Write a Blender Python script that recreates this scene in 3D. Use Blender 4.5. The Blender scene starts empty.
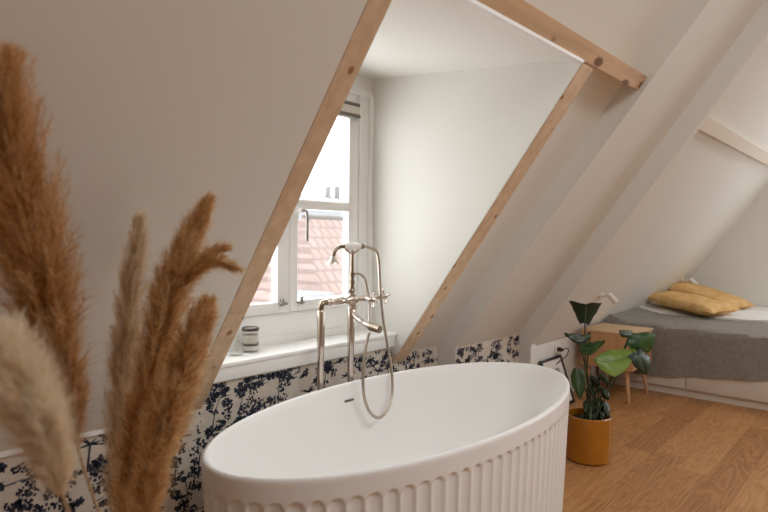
import bpy, bmesh, math, random
from mathutils import Vector, Matrix, Quaternion
PI = math.pi
C = bpy.context.scene.collection
rnd = random.Random(7)

# ------------------------------------------------------------------ camera (solved from the room's own lines)
FPX, YAW, PITCH, ROLL, CAMY, CAMH = 591.59, 48.2954, 2.0356, 0.6586, -1.9357, 1.28
_y, _p, _r = map(math.radians, (YAW, PITCH, ROLL))
FW = Vector((math.sin(_y)*math.cos(_p), math.cos(_y)*math.cos(_p), -math.sin(_p)))
R0 = Vector((math.cos(_y), -math.sin(_y), 0)); U0 = R0.cross(FW)
RT = R0*math.cos(_r) + U0*math.sin(_r); UP = -R0*math.sin(_r) + U0*math.cos(_r)
CAM = Vector((0, CAMY, CAMH))
def ray(px, py): return FW + RT*((px-384)/FPX) - UP*((py-256)/FPX)
def at(px, py, depth): return CAM + ray(px, py)*depth                 # measuring aid: a point at a depth
def onp(px, py, axis, val):
    d = ray(px, py); return CAM + d*((val-CAM[axis])/d[axis])         # measuring aid: a point on a world plane

# ------------------------------------------------------------------ room numbers
ZK = 0.634; TH = math.radians(54.03); ST, CT = math.sin(TH), math.cos(TH)
NS = Vector((0, -ST, -CT))                                            # slope normal into the room
def sp(x, z, q=0.0):                                                  # point on roof slope at height z, q = offset into the room
    t = (z-ZK+q*CT)/ST
    return Vector((x, -t*CT, ZK+t*ST)) + NS*q
ZCEIL = 2.95
GX = 6.98; LX = -2.3; RIDGE = -2.95
RL, RR, LL, LR = 2.24, 2.347, 1.095, 1.17
YW = 0.16
B2 = 3.54

# ------------------------------------------------------------------ materials
def mat(name, col, rough=.6, metal=0, bump=None, spec=.5, coat=0):
    m = bpy.data.materials.new(name); m.use_nodes = True
    b = m.node_tree.nodes['Principled BSDF']
    b.inputs['Base Color'].default_value = (*col, 1); b.inputs['Roughness'].default_value = rough
    b.inputs['Metallic'].default_value = metal; b.inputs['Specular IOR Level'].default_value = spec
    b.inputs['Coat Weight'].default_value = coat
    if bump:
        N = m.node_tree.nodes; L = m.node_tree.links
        tc = N.new('ShaderNodeTexCoord'); n = N.new('ShaderNodeTexNoise'); bp = N.new('ShaderNodeBump')
        n.inputs['Scale'].default_value = bump[0]; n.inputs['Detail'].default_value = 4
        bp.inputs['Strength'].default_value = bump[1]; bp.inputs['Distance'].default_value = bump[2]
        L.new(tc.outputs['Object'], n.inputs['Vector']); L.new(n.outputs['Fac'], bp.inputs['Height'])
        L.new(bp.outputs['Normal'], b.inputs['Normal'])
    return m
def vary(m, scale, c1, c2, lo=.35, hi=.65, detail=4, stretch=(1, 1, 1), dist=0):
    N = m.node_tree.nodes; L = m.node_tree.links; b = N['Principled BSDF']
    tc = N.new('ShaderNodeTexCoord'); mp = N.new('ShaderNodeMapping'); n = N.new('ShaderNodeTexNoise'); r = N.new('ShaderNodeValToRGB')
    mp.inputs['Scale'].default_value = stretch
    n.inputs['Scale'].default_value = scale; n.inputs['Detail'].default_value = detail; n.inputs['Distortion'].default_value = dist
    r.color_ramp.elements[0].position = lo; r.color_ramp.elements[1].position = hi
    r.color_ramp.elements[0].color = (*c1, 1); r.color_ramp.elements[1].color = (*c2, 1)
    L.new(tc.outputs['Object'], mp.inputs['Vector']); L.new(mp.outputs['Vector'], n.inputs['Vector'])
    L.new(n.outputs['Fac'], r.inputs['Fac']); L.new(r.outputs['Color'], b.inputs['Base Color'])
    return m
M = {}
M['plaster'] = mat('plaster', (.775, .762, .712), .85, bump=(35, .05, .004), spec=.2)
M['white_paint'] = mat('white_paint', (.88, .875, .86), .45)
M['wallpaper'] = vary(mat('wallpaper', (.6, .55, .48), .8, spec=.2), 40, (.60, .535, .455), (.67, .605, .525))
M['toile'] = vary(mat('toile', (.03, .035, .06), .8, spec=.2), 60, (.014, .017, .030), (.055, .062, .09))
M['tub'] = mat('tub', (.86, .85, .835), .38, spec=.4)
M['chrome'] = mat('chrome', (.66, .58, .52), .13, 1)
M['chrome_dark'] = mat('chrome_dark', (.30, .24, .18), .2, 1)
M['hose'] = mat('hose', (.47, .41, .34), .3, 1)
M['porcelain'] = mat('porcelain', (.85, .84, .82), .15, coat=.5)
M['slot'] = mat('slot', (.18, .16, .14), .3, 1)
M['blackmetal'] = mat('blackmetal', (.015, .014, .013), .4)
M['handle'] = mat('handle', (.32, .30, .28), .35, .8)
M['sheet'] = mat('sheet', (.80, .79, .77), .9, bump=(9, .35, .02), spec=.1)
M['cover'] = vary(mat('cover', (.27, .25, .23), .95, bump=(7, .4, .02), spec=.1), 30, (.245, .228, .205), (.30, .28, .25))
M['mustard'] = vary(mat('mustard', (.6, .36, .13), .9, bump=(14, .3, .01), spec=.1), 18, (.64, .38, .14), (.74, .50, .24))
M['bedwhite'] = mat('bedwhite', (.72, .66, .58), .5)
M['pot'] = vary(mat('pot', (.5, .22, .02), .25, coat=.4), 6, (.36, .13, .008), (.44, .17, .012))
M['soil'] = mat('soil', (.035, .022, .014), 1, bump=(60, .8, .02))
M['frameblack'] = mat('frameblack', (.012, .012, .012), .35)
M['mat'] = mat('mat', (.74, .71, .67), .8)
M['print'] = vary(mat('print', (.3, .3, .3), .8), 14, (.10, .10, .10), (.62, .60, .57))
M['lamp'] = mat('lamp', (.74, .70, .64), .4)
M['wax'] = mat('wax', (.75, .72, .66), .5)
M['lid'] = mat('lid', (.10, .085, .07), .35, .6)
M['socket'] = mat('socket', (.78, .74, .69), .4)
M['cord'] = mat('cord', (.03, .025, .02), .5)
M['blind'] = vary(mat('blind', (.6, .56, .5), .9), 3, (.17, .15, .13), (.66, .62, .56), .47, .53, 1, (1, 1, 26))
M['blindw'] = mat('blindw', (.66, .62, .56), .9)
M['blindd'] = mat('blindd', (.16, .14, .12), .8)
M['vase'] = mat('vase', (.35, .30, .25), .5, bump=(20, .2, .01))
M['house'] = mat('house', (.1, .1, .1), .8)
M['far'] = mat('far', (.150, .150, .151), .9)
M['far2'] = mat('far2', (.15, .15, .15), .9)
M['roofwhite'] = mat('roofwhite', (.165, .165, .165), .8)
M['houseglass'] = mat('houseglass', (.08, .09, .10), .2)
M['ridge'] = mat('ridge', (.07, .06, .052), .8)

def glass(name, fac, tint=(1, 1, 1)):
    m = bpy.data.materials.new(name); m.use_nodes = True; N = m.node_tree.nodes; L = m.node_tree.links; N.clear()
    o = N.new('ShaderNodeOutputMaterial'); t = N.new('ShaderNodeBsdfTransparent'); g = N.new('ShaderNodeBsdfGlossy'); x = N.new('ShaderNodeMixShader')
    t.inputs['Color'].default_value = (*tint, 1); g.inputs['Roughness'].default_value = .03; x.inputs['Fac'].default_value = fac
    L.new(t.outputs[0], x.inputs[1]); L.new(g.outputs[0], x.inputs[2]); L.new(x.outputs[0], o.inputs[0]); return m
M['pane'] = glass('pane', .05, (.97, .97, .97)); M['jarglass'] = glass('jarglass', .12, (.98, .98, .975))

def leaf_mat(name, c1, c2, trans):
    m = mat(name, c1, .38, spec=.45)
    vary(m, 9, c1, c2)
    N = m.node_tree.nodes; L = m.node_tree.links; b = N['Principled BSDF']; o = N['Material Output']
    t = N.new('ShaderNodeBsdfTranslucent'); x = N.new('ShaderNodeMixShader'); x.inputs['Fac'].default_value = trans
    t.inputs['Color'].default_value = (c2[0]*1.6, c2[1]*1.6, c2[2]*.9, 1)
    L.new(b.outputs[0], x.inputs[1]); L.new(t.outputs[0], x.inputs[2]); L.new(x.outputs[0], o.inputs[0]); return m
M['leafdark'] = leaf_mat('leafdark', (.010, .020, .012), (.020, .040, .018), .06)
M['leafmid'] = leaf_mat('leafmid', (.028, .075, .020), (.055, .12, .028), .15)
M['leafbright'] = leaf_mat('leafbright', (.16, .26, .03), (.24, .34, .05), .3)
M['stem'] = mat('stem', (.04, .06, .025), .5)
M['rib'] = mat('rib', (.14, .20, .08), .5)
def fuzz(name, col, trans=.4):
    m = bpy.data.materials.new(name); m.use_nodes = True; N = m.node_tree.nodes; L = m.node_tree.links; N.clear()
    o = N.new('ShaderNodeOutputMaterial'); d = N.new('ShaderNodeBsdfDiffuse'); t = N.new('ShaderNodeBsdfTranslucent'); x = N.new('ShaderNodeMixShader')
    d.inputs['Color'].default_value = (*col, 1); t.inputs['Color'].default_value = (*col, 1); x.inputs['Fac'].default_value = trans
    L.new(d.outputs[0], x.inputs[1]); L.new(t.outputs[0], x.inputs[2]); L.new(x.outputs[0], o.inputs[0]); return m
FZ = {'brown': [fuzz('fuzz_umber', (.45, .215, .07), .5), fuzz('fuzz_rust', (.67, .39, .155), .5), fuzz('fuzz_tan', (.82, .60, .35), .5)],
      'ash': [fuzz('fuzz_dun', (.72, .56, .38), .5), fuzz('fuzz_oat', (.82, .69, .51), .5), fuzz('fuzz_ash', (.89, .79, .64), .5)],
      'pale': [fuzz('fuzz_mid', (.80, .66, .47), .5), fuzz('fuzz_sand', (.88, .78, .61), .5), fuzz('fuzz_cream', (.92, .85, .73), .5)],
      'gold': [fuzz('fuzz_amber', (.52, .27, .09), .5), fuzz('fuzz_gold', (.77, .50, .22), .5), fuzz('fuzz_straw', (.90, .73, .47), .5)]}
M['stalk'] = mat('stalk', (.36, .22, .11), .7)

def wood(name, base, dark, scale, along, knots=True, rough=.6, kn=(12., 5.5, .09, .3)):
    m = mat(name, base, rough, spec=.25); N = m.node_tree.nodes; L = m.node_tree.links; b = N['Principled BSDF']
    tc = N.new('ShaderNodeTexCoord'); mp = N.new('ShaderNodeMapping')
    s = [scale]*3; s[along] = scale*.06; mp.inputs['Scale'].default_value = s
    n = N.new('ShaderNodeTexNoise'); n.inputs['Scale'].default_value = 1; n.inputs['Detail'].default_value = 6; n.inputs['Distortion'].default_value = .6
    r = N.new('ShaderNodeValToRGB'); e = r.color_ramp.elements
    e[0].position = .3; e[0].color = (*[dark[i]*.4+base[i]*.6 for i in range(3)], 1); e[1].position = .7; e[1].color = (*base, 1)
    L.new(tc.outputs['Object'], mp.inputs['Vector']); L.new(mp.outputs['Vector'], n.inputs['Vector']); L.new(n.outputs['Fac'], r.inputs['Fac'])
    out = r.outputs['Color']
    if knots:
        mp2 = N.new('ShaderNodeMapping'); s2 = [kn[0]]*3; s2[along] = kn[1]; mp2.inputs['Location'].default_value = (kn[3], kn[3]*.7, kn[3]*1.3); mp2.inputs['Scale'].default_value = s2
        v = N.new('ShaderNodeTexVoronoi'); v.inputs['Scale'].default_value = 1; v.inputs['Randomness'].default_value = 1
        k = N.new('ShaderNodeValToRGB'); k.color_ramp.elements[0].position = kn[2]; k.color_ramp.elements[1].position = kn[2]+.07
        k.color_ramp.elements[0].color = (1, 1, 1, 1); k.color_ramp.elements[1].color = (0, 0, 0, 1)
        x = N.new('ShaderNodeMix'); x.data_type = 'RGBA'; x.inputs['B'].default_value = (*dark, 1)
        L.new(tc.outputs['Object'], mp2.inputs['Vector']); L.new(mp2.outputs['Vector'], v.inputs['Vector']); L.new(v.outputs['Distance'], k.inputs['Fac'])
        L.new(k.outputs['Color'], x.inputs['Factor']); L.new(out, x.inputs['A']); out = x.outputs['Result']
    L.new(out, b.inputs['Base Color']); return m
M['pine'] = wood('pine', (.76, .58, .40), (.34, .17, .07), 22, 1)
M['pinex'] = wood('pinex', (.70, .475, .28), (.20, .085, .03), 22, 0, kn=(10., 5., .16, 1.9))
M['creampaint'] = mat('creampaint', (.74, .66, .55), .7)
M['oak'] = wood('oak', (.58, .34, .17), (.33, .16, .07), 26, 2, False, .5)
M['oaktop'] = wood('oaktop', (.64, .45, .27), (.45, .27, .13), 26, 1, False, .45)

def floor_mat():
    m = mat('oak_floor', (.4, .2, .08), .42, spec=.35); N = m.node_tree.nodes; L = m.node_tree.links; b = N['Principled BSDF']
    def math_(op, a, c=None):
        n = N.new('ShaderNodeMath'); n.operation = op
        for i, v in enumerate((a, c)):
            if v is None: continue
            if isinstance(v, (int, float)): n.inputs[i].default_value = v
            else: L.new(v, n.inputs[i])
        return n.outputs[0]
    tc = N.new('ShaderNodeTexCoord'); s = N.new('ShaderNodeSeparateXYZ'); L.new(tc.outputs['Object'], s.inputs[0])
    W, LEN = .165, 1.5
    row = math_('FLOOR', math_('DIVIDE', s.outputs['Y'], W))
    wn = N.new('ShaderNodeTexWhiteNoise'); wn.noise_dimensions = '1D'; L.new(row, wn.inputs['W'])
    xo = math_('ADD', s.outputs['X'], math_('MULTIPLY', wn.outputs['Value'], 1.5))
    colm = math_('FLOOR', math_('DIVIDE', xo, LEN))
    cv = N.new('ShaderNodeCombineXYZ'); L.new(row, cv.inputs[0]); L.new(colm, cv.inputs[1])
    wn2 = N.new('ShaderNodeTexWhiteNoise'); wn2.noise_dimensions = '2D'; L.new(cv.outputs[0], wn2.inputs['Vector'])
    # grain: stretched noise, offset per plank, folded into rings for the cathedral figure
    gx = math_('ADD', math_('MULTIPLY', xo, 1.3), math_('MULTIPLY', wn2.outputs['Value'], 37))
    gv = N.new('ShaderNodeCombineXYZ'); L.new(gx, gv.inputs[0]); L.new(math_('MULTIPLY', s.outputs['Y'], 8.5), gv.inputs[1])
    n1 = N.new('ShaderNodeTexNoise'); n1.inputs['Scale'].default_value = 1; n1.inputs['Detail'].default_value = 2; n1.inputs['Distortion'].default_value = .5; L.new(gv.outputs[0], n1.inputs['Vector'])
    rings = math_('FRACT', math_('MULTIPLY', n1.outputs['Fac'], 13))
    ring2 = math_('ABSOLUTE', math_('SUBTRACT', rings, .5))
    fv = N.new('ShaderNodeCombineXYZ'); L.new(math_('MULTIPLY', gx, 3), fv.inputs[0]); L.new(math_('MULTIPLY', s.outputs['Y'], 120), fv.inputs[1])
    n2 = N.new('ShaderNodeTexNoise'); n2.inputs['Scale'].default_value = 1; n2.inputs['Detail'].default_value = 4; L.new(fv.outputs[0], n2.inputs['Vector'])
    g = math_('ADD', math_('MULTIPLY', ring2, .55), math_('MULTIPLY', n2.outputs['Fac'], .75))
    g = math_('ADD', g, math_('MULTIPLY', math_('SUBTRACT', wn2.outputs['Value'], .5), .28))
    r = N.new('ShaderNodeValToRGB'); e = r.color_ramp.elements
    e[0].position = .12; e[0].color = FLOOR_C[0]; e[1].position = .85; e[1].color = FLOOR_C[1]
    L.new(g, r.inputs['Fac'])
    fy = math_('FRACT', math_('DIVIDE', s.outputs['Y'], W)); fx = math_('FRACT', math_('DIVIDE', xo, LEN))
    seam = math_('MINIMUM', math_('GREATER_THAN', fy, .008), math_('GREATER_THAN', fx, .002))
    x = N.new('ShaderNodeMix'); x.data_type = 'RGBA'; x.inputs['A'].default_value = (.17, .075, .028, 1)
    L.new(seam, x.inputs['Factor']); L.new(r.outputs['Color'], x.inputs['B']); L.new(x.outputs['Result'], b.inputs['Base Color'])
    return m
FLOOR_C = [(.24, .095, .030, 1), (.54, .275, .105, 1)]
M['floor'] = floor_mat()

def tile_mat():
    m = mat('roof_tile', (.2, .14, .12), .8); N = m.node_tree.nodes; L = m.node_tree.links; b = N['Principled BSDF']
    tc = N.new('ShaderNodeTexCoord'); br = N.new('ShaderNodeTexBrick')
    br.inputs['Scale'].default_value = 1; br.inputs['Brick Width'].default_value = .24; br.inputs['Row Height'].default_value = .34
    br.inputs['Mortar Size'].default_value = .035; br.inputs['Color1'].default_value = (.182, .132, .114, 1); br.inputs['Color2'].default_value = (.168, .118, .100, 1)
    br.inputs['Mortar'].default_value = (.120, .080, .067, 1)
    L.new(tc.outputs['UV'], br.inputs['Vector']); L.new(br.outputs['Color'], b.inputs['Base Color']); return m
M['tile'] = tile_mat()

# ------------------------------------------------------------------ mesh helpers
def add_box(bm, x0, x1, y0, y1, z0, z1, bev=0, seg=2):
    v = [bm.verts.new((x, y, z)) for x in (x0, x1) for y in (y0, y1) for z in (z0, z1)]
    fs = [bm.faces.new([v[i] for i in q]) for q in ((0, 1, 3, 2), (4, 6, 7, 5), (0, 4, 5, 1), (2, 3, 7, 6), (0, 2, 6, 4), (1, 5, 7, 3))]
    if bev: bmesh.ops.bevel(bm, geom=list({e for f in fs for e in f.edges}), offset=bev, segments=seg, affect='EDGES', profile=.5)
def add_hexa(bm, pts, bev=0):                                         # pts: 4 of one side, 4 of the other, same order
    v = [bm.verts.new(p) for p in pts]
    fs = [bm.faces.new([v[i] for i in q]) for q in ((0, 1, 2, 3), (7, 6, 5, 4), (0, 4, 5, 1), (1, 5, 6, 2), (2, 6, 7, 3), (3, 7, 4, 0))]
    bmesh.ops.recalc_face_normals(bm, faces=fs)
    if bev: bmesh.ops.bevel(bm, geom=list({e for f in fs for e in f.edges}), offset=bev, segments=2, affect='EDGES')
def add_tube(bm, pts, rad, n=12, cap=True):
    pts = [Vector(p) for p in pts]; m = len(pts)
    rs = rad if isinstance(rad, (list, tuple)) else [rad]*m
    ref = None; rings = []
    for i, p in enumerate(pts):
        t = (pts[min(i+1, m-1)]-pts[max(i-1, 0)]).normalized()
        if ref is None: ref = t.orthogonal().normalized()
        ref = (ref-t*ref.dot(t)).normalized(); b = t.cross(ref)
        rings.append([bm.verts.new(p+(ref*math.cos(a)+b*math.sin(a))*rs[i]) for a in [2*PI*k/n for k in range(n)]])
    for a, b in zip(rings, rings[1:]):
        for k in range(n):
            bm.faces.new((a[k], a[(k+1) % n], b[(k+1) % n], b[k]))
    if cap: bm.faces.new(rings[0][::-1]); bm.faces.new(rings[-1])
def add_lathe(bm, prof, c=(0, 0, 0), n=48, axis='z', cap0=True, cap1=True):
    rings = []
    for r, h in prof:
        ring = []
        for k in range(n):
            a = 2*PI*k/n; q = (r*math.cos(a), r*math.sin(a), h)
            if axis == 'x': q = (h, q[0], q[1])
            if axis == 'y': q = (q[1], h, q[0])
            ring.append(bm.verts.new((c[0]+q[0], c[1]+q[1], c[2]+q[2])))
        rings.append(ring)
    for a, b in zip(rings, rings[1:]):
        for k in range(n): bm.faces.new((a[k], a[(k+1) % n], b[(k+1) % n], b[k]))
    if cap0: bm.faces.new(rings[0][::-1])
    if cap1: bm.faces.new(rings[-1])
def spline(pts, n=8):
    pts = [Vector(p) for p in pts]; out = []
    for i in range(len(pts)-1):
        p0 = pts[max(i-1, 0)]; p1 = pts[i]; p2 = pts[i+1]; p3 = pts[min(i+2, len(pts)-1)]
        for k in range(n):
            t = k/n
            out.append(.5*((2*p1)+(p2-p0)*t+(2*p0-5*p1+4*p2-p3)*t*t+(3*p1-p0-3*p2+p3)*t**3))
    out.append(pts[-1]); return out
def obj(name, bm, mats, parent=None, smooth=True, label=None):
    me = bpy.data.meshes.new(name); bm.to_mesh(me); bm.free()
    for m in (mats if isinstance(mats, list) else [mats]): me.materials.append(m)
    if smooth:
        for p in me.polygons: p.use_smooth = True
        me.set_sharp_from_angle(angle=math.radians(38))
    o = bpy.data.objects.new(name, me); C.objects.link(o)
    if parent:
        o.parent = parent
        top = parent
        while top.parent: top = top.parent                            # parts are modelled in world space; only the top object is moved
        if top is parent: o.matrix_parent_inverse = parent.matrix_basis.inverted()
    if label: o['label'] = label
    return o
def tag(o, label, cat, group=None):
    o['label'] = label; o['category'] = cat
    if group: o['group'] = group
    return o
def thing(name, label, cat, loc=(0, 0, 0), group=None):
    o = bpy.data.objects.new(name, None); C.objects.link(o); o.location = loc; o.empty_display_size = .05
    return tag(o, label, cat, group)
def struct(name, bm, m, label=None, cat=None, smooth=False):
    o = obj(name, bm, m, None, smooth); o['kind'] = 'structure'
    if label: o['label'] = label
    if cat: o['category'] = cat
    return o
def B(): return bmesh.new()
def box(*a, **k):
    b = B(); add_box(b, *a, **k); return b
def tube(*a, **k):
    b = B(); add_tube(b, *a, **k); return b
def lathe(*a, **k):
    b = B(); add_lathe(b, *a, **k); return b

# ================================================================== THE SETTING
struct('floor', box(LX-.1, GX+.1, -6.2, .3, -.1, 0), M['floor'], 'oak plank floor running under tub and bed', 'floor')

def slab(x0b, x1b, z0, z1, q=0, th=.14, x0t=None, x1t=None, bm=None):  # a plaster panel lying on the roof slope
    x0t = x0b if x0t is None else x0t; x1t = x1b if x1t is None else x1t
    f = [sp(x0b, z0, q), sp(x1b, z0, q), sp(x1t, z1, q), sp(x0t, z1, q)]
    bb = bm or B(); add_hexa(bb, f+[p-NS*th for p in f]); return bb
RIS0, RIS1 = 2.80, 2.985                                              # stepped edge of the proud panel: low end, high end
PR = .105
struct('wall_slope_left', slab(LX, LL, ZK, ZCEIL), M['plaster'], 'plain sloping plaster wall left of the pale rafter', 'wall')
b = slab(RR-.02, 3.1, ZK-.08, 2.02, -PR)
slab(LL, 3.1, 2.02, ZCEIL+.1, -PR, bm=b)
struct('wall_slope_recessed', b, M['plaster'], 'recessed sloping plaster panel right of the dormer', 'wall')
b = slab(RIS0, B2+.02, ZK, ZCEIL, 0, .30, RIS1, B2+.02)
pf_ = [(0.0, 0), (0.0, ZK), (.24, ZK+.174), (.24, 0)]
add_hexa(b, [(RIS0-.001, y, z) for y, z in pf_]+[(RIS0+.02, y+.002, z) for y, z in pf_])
struct('wall_slope_middle', b, M['plaster'], 'proud sloping plaster panel between the stepped edge and the truss leg', 'wall')
struct('wall_slope_bed', slab(B2+.03, GX+.05, .40, ZCEIL), M['plaster'], 'sloping plaster wall over the bed head', 'wall')
# boxed truss leg, white: along the slope and then down to the floor
b = B(); w = .075; dq = .11
zf = ZK-dq/CT*1.0+.085*math.tan(TH)                                    # where the leg's sloping front meets its upright front
pr_ = [(-.085, 0), (-.085, zf), (sp(0, ZCEIL, dq).y, ZCEIL), (sp(0, ZCEIL, -.05).y, ZCEIL), (.15, sp(0, .45, -.05).z), (.15, 0)]
va = [b.verts.new((B2, y, z)) for y, z in pr_]; vb = [b.verts.new((B2+w, y, z)) for y, z in pr_]
b.faces.new(va); b.faces.new(vb[::-1])
for k in range(len(va)): b.faces.new((va[k], vb[k], vb[(k+1) % len(va)], va[(k+1) % len(va)]))
bmesh.ops.recalc_face_normals(b, faces=b.faces[:])
bmesh.ops.bevel(b, geom=[e for e in b.edges if abs((e.verts[0].co-e.verts[1].co).x) < 1e-6], offset=.004, segments=2, affect='EDGES')
struct('trim_1', b, M['plaster'], 'white boxed truss leg running up the slope beside the wallpaper end', 'beam')
# ceiling, far slope, side gables
yc0 = sp(0, ZCEIL).y
SKYS = [(.6, 3.25, -3.45, -2.25), (4.9, 6.4, -3.2, -2.1)]                # roof lights in the flat ceiling, unseen, the second added to light the bed
b = B(); _y0, _y1 = 2*RIDGE-yc0-.15, yc0+.25
_xs = [LX-.1]+[v for k in SKYS for v in k[:2]]+[GX+.1]
for a, c in zip(_xs[::2], _xs[1::2]): add_box(b, a, c, _y0, _y1, ZCEIL, ZCEIL+.12)
for k in SKYS:
    add_box(b, k[0], k[1], _y0, k[2], ZCEIL, ZCEIL+.12); add_box(b, k[0], k[1], k[3], _y1, ZCEIL, ZCEIL+.12)
struct('ceiling', b, M['plaster'])
b = B()
f = [Vector((x, 2*RIDGE-p.y, p.z)) for x, p in ((LX-.1, sp(0, ZK)), (GX+.1, sp(0, ZK)), (GX+.1, sp(0, ZCEIL)), (LX-.1, sp(0, ZCEIL)))]
add_hexa(b, f+[p+Vector((0, -ST, CT))*.14 for p in f])
struct('wall_slope_opposite', b, M['plaster'])
struct('wall_opposite', box(LX-.1, GX+.1, 2*RIDGE-.12, 2*RIDGE, 0, ZK+.02), M['plaster'])
struct('wall_left', box(LX-.12, LX, -6.2, .3, 0, ZCEIL+.1), M['plaster'])
# bed gable with a tall window out of the frame on the right
GW = (-3.4, -2.0, .8, 2.2)
b = B()
add_box(b, GX, GX+.12, GW[1], .4, -.05, ZCEIL+.1); add_box(b, GX, GX+.12, -6.2, GW[0], -.05, ZCEIL+.1)
add_box(b, GX, GX+.12, GW[0], GW[1], -.05, GW[2]); add_box(b, GX, GX+.12, GW[0], GW[1], GW[3], ZCEIL+.1)
struct('wall_gable', b, M['plaster'], 'plain plaster gable wall behind the bed', 'wall')
b = B()
for yy in (GW[0], (GW[0]+GW[1])/2, GW[1]): add_box(b, GX+.03, GX+.09, yy-.035, yy+.035, GW[2], GW[3])
for zz in (GW[2], GW[3]): add_box(b, GX+.031, GX+.089, GW[0], GW[1], zz-.035, zz+.035)
struct('window_2', b, M['white_paint'])

# low wall with toile wallpaper (leaf dabs are part of the wall's own mesh)
wb = B()
add_box(wb, LX, 1.17, 0, .12, 0, ZK)
add_box(wb, 1.17, RR, 0, .12, 0, .725)
add_box(wb, RR, RIS0+.02, .13, .25, 0, ZK+.02)
add_box(wb, RIS0, B2+.01, 0, .13, 0, ZK)
NBG = len(wb.faces)
def dab(y, u, v, r, asp=1, ang=0, n=6):
    vs = []
    for k in range(n):
        a = 2*PI*k/n; rr = r*rnd.uniform(.65, 1.15)
        x, z = rr*math.cos(a), rr*asp*math.sin(a)
        vs.append((u+x*math.cos(ang)-z*math.sin(ang), v+x*math.sin(ang)+z*math.cos(ang)))
    DABS.append((y, vs))
def stroke(y, p, q, r0, r1):
    d = Vector((q[0]-p[0], q[1]-p[1])); n = Vector((-d.y, d.x)).normalized()
    DABS.append((y, [(p[0]+n.x*r0, p[1]+n.y*r0), (p[0]-n.x*r0, p[1]-n.y*r0), (q[0]-n.x*r1, q[1]-n.y*r1), (q[0]+n.x*r1, q[1]+n.y*r1)]))
DABS = []
def foliage(y, u, v, R, n, asp=.7):
    for _ in range(n):
        a = rnd.uniform(0, 2*PI); rr = R*math.sqrt(rnd.random())
        dab(y, u+rr*math.cos(a), v+rr*asp*math.sin(a), rnd.uniform(.0036, .0085), rnd.uniform(.5, .85), rnd.uniform(0, PI))
def tree(y, u, v, h, lean):
    pts = [(u+lean*h*t*t, v+h*t) for t in (0, .3, .6, .95)]
    for a, c, w in zip(pts, pts[1:], (.003, .0025, .002)): stroke(y, a, c, w, w*.75)
    for k in range(rnd.randint(10, 13)):
        t = rnd.uniform(.22, 1.05); s = rnd.uniform(-1, 1)*h*.46*(1.15-abs(t-.55))
        foliage(y, u+lean*h*t*t+s, v+h*t+rnd.uniform(-.01, .01), rnd.uniform(.014, .025), rnd.randint(12, 19), .85)
def palm(y, u, v, h):
    stroke(y, (u, v), (u+.01, v+h), .004, .003)
    for k in range(9):
        a = rnd.uniform(-.3, PI+.3); l = rnd.uniform(.03, .055)
        stroke(y, (u+.01, v+h), (u+.01+l*math.cos(a), v+h+l*math.sin(a)*.7), .004, .001)
def ground(y, u, v, w):
    for k in range(6):
        x = u+rnd.uniform(-w, w); z = v+rnd.uniform(-.012, .01); l = rnd.uniform(.01, .028)
        stroke(y, (x-l, z-rnd.uniform(0, .006)), (x+l, z+rnd.uniform(-.003, .006)), rnd.uniform(.001, .004), .001)
    for k in range(6): foliage(y, u+rnd.uniform(-w, w)*.8, v+rnd.uniform(-.012, .025), .015, 11, .7)
def figure(y, u, v):
    dab(y, u, v+.05, .006); dab(y, u, v+.028, .009, 1.7, 0, 8); stroke(y, (u-.004, v+.015), (u-.006, v-.01), .003, .002); stroke(y, (u+.004, v+.015), (u+.007, v-.01), .003, .002)
    stroke(y, (u, v+.038), (u+.03, v+.05), .002, .001)
def papers(x0, x1, y, ztop):
    j = 0; v = -.06
    while v < ztop:
        u = x0-.1+(.085 if j % 2 else 0)
        while u < x1+.1:
            uu = u+rnd.uniform(-.03, .03); vv = v+rnd.uniform(-.03, .03); kind = rnd.random()
            if kind < .68: tree(y, uu, vv+.02, rnd.uniform(.10, .15), rnd.uniform(-.3, .3)); ground(y, uu, vv+.012, .05)
            elif kind < .82: palm(y, uu, vv+.02, rnd.uniform(.06, .1)); ground(y, uu, vv+.015, .08); foliage(y, uu+.05, vv+.045, .025, 26)
            else:
                figure(y, uu, vv+.03); ground(y, uu, vv+.012, .08)
                for k in range(3): foliage(y, uu+rnd.uniform(-.07, .07), vv+rnd.uniform(.03, .07), .022, 22)
            u += .118
        v += .145; j += 1
    out = []
    for yy, vs in DABS:
        if all(x0 < a < x1 and .001 < c < ztop-.004 for a, c in vs): out.append((yy, vs))
    DABS.clear()
    for i, (yy, vs) in enumerate(out):
        f = wb.faces.new([wb.verts.new((a, yy-.0006-.00015*(i % 5), c)) for a, c in vs]); f.material_index = 1
papers(LX+1.6, 1.17, 0, ZK); papers(1.17, RR, 0, .72); papers(RR, RIS0, .13, ZK); papers(RIS0, B2, 0, ZK)
struct('wall_low', wb, [M['wallpaper'], M['toile']], 'low wall papered in navy and beige toile', 'wall')
struct('wall_bed_head', box(B2+.05, GX+.05, .12, .24, 0, .50), M['plaster'])
struct('trim_2', box(LX, 1.10, -.012, .01, ZK-.004, ZK+.01), M['white_paint'])

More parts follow.
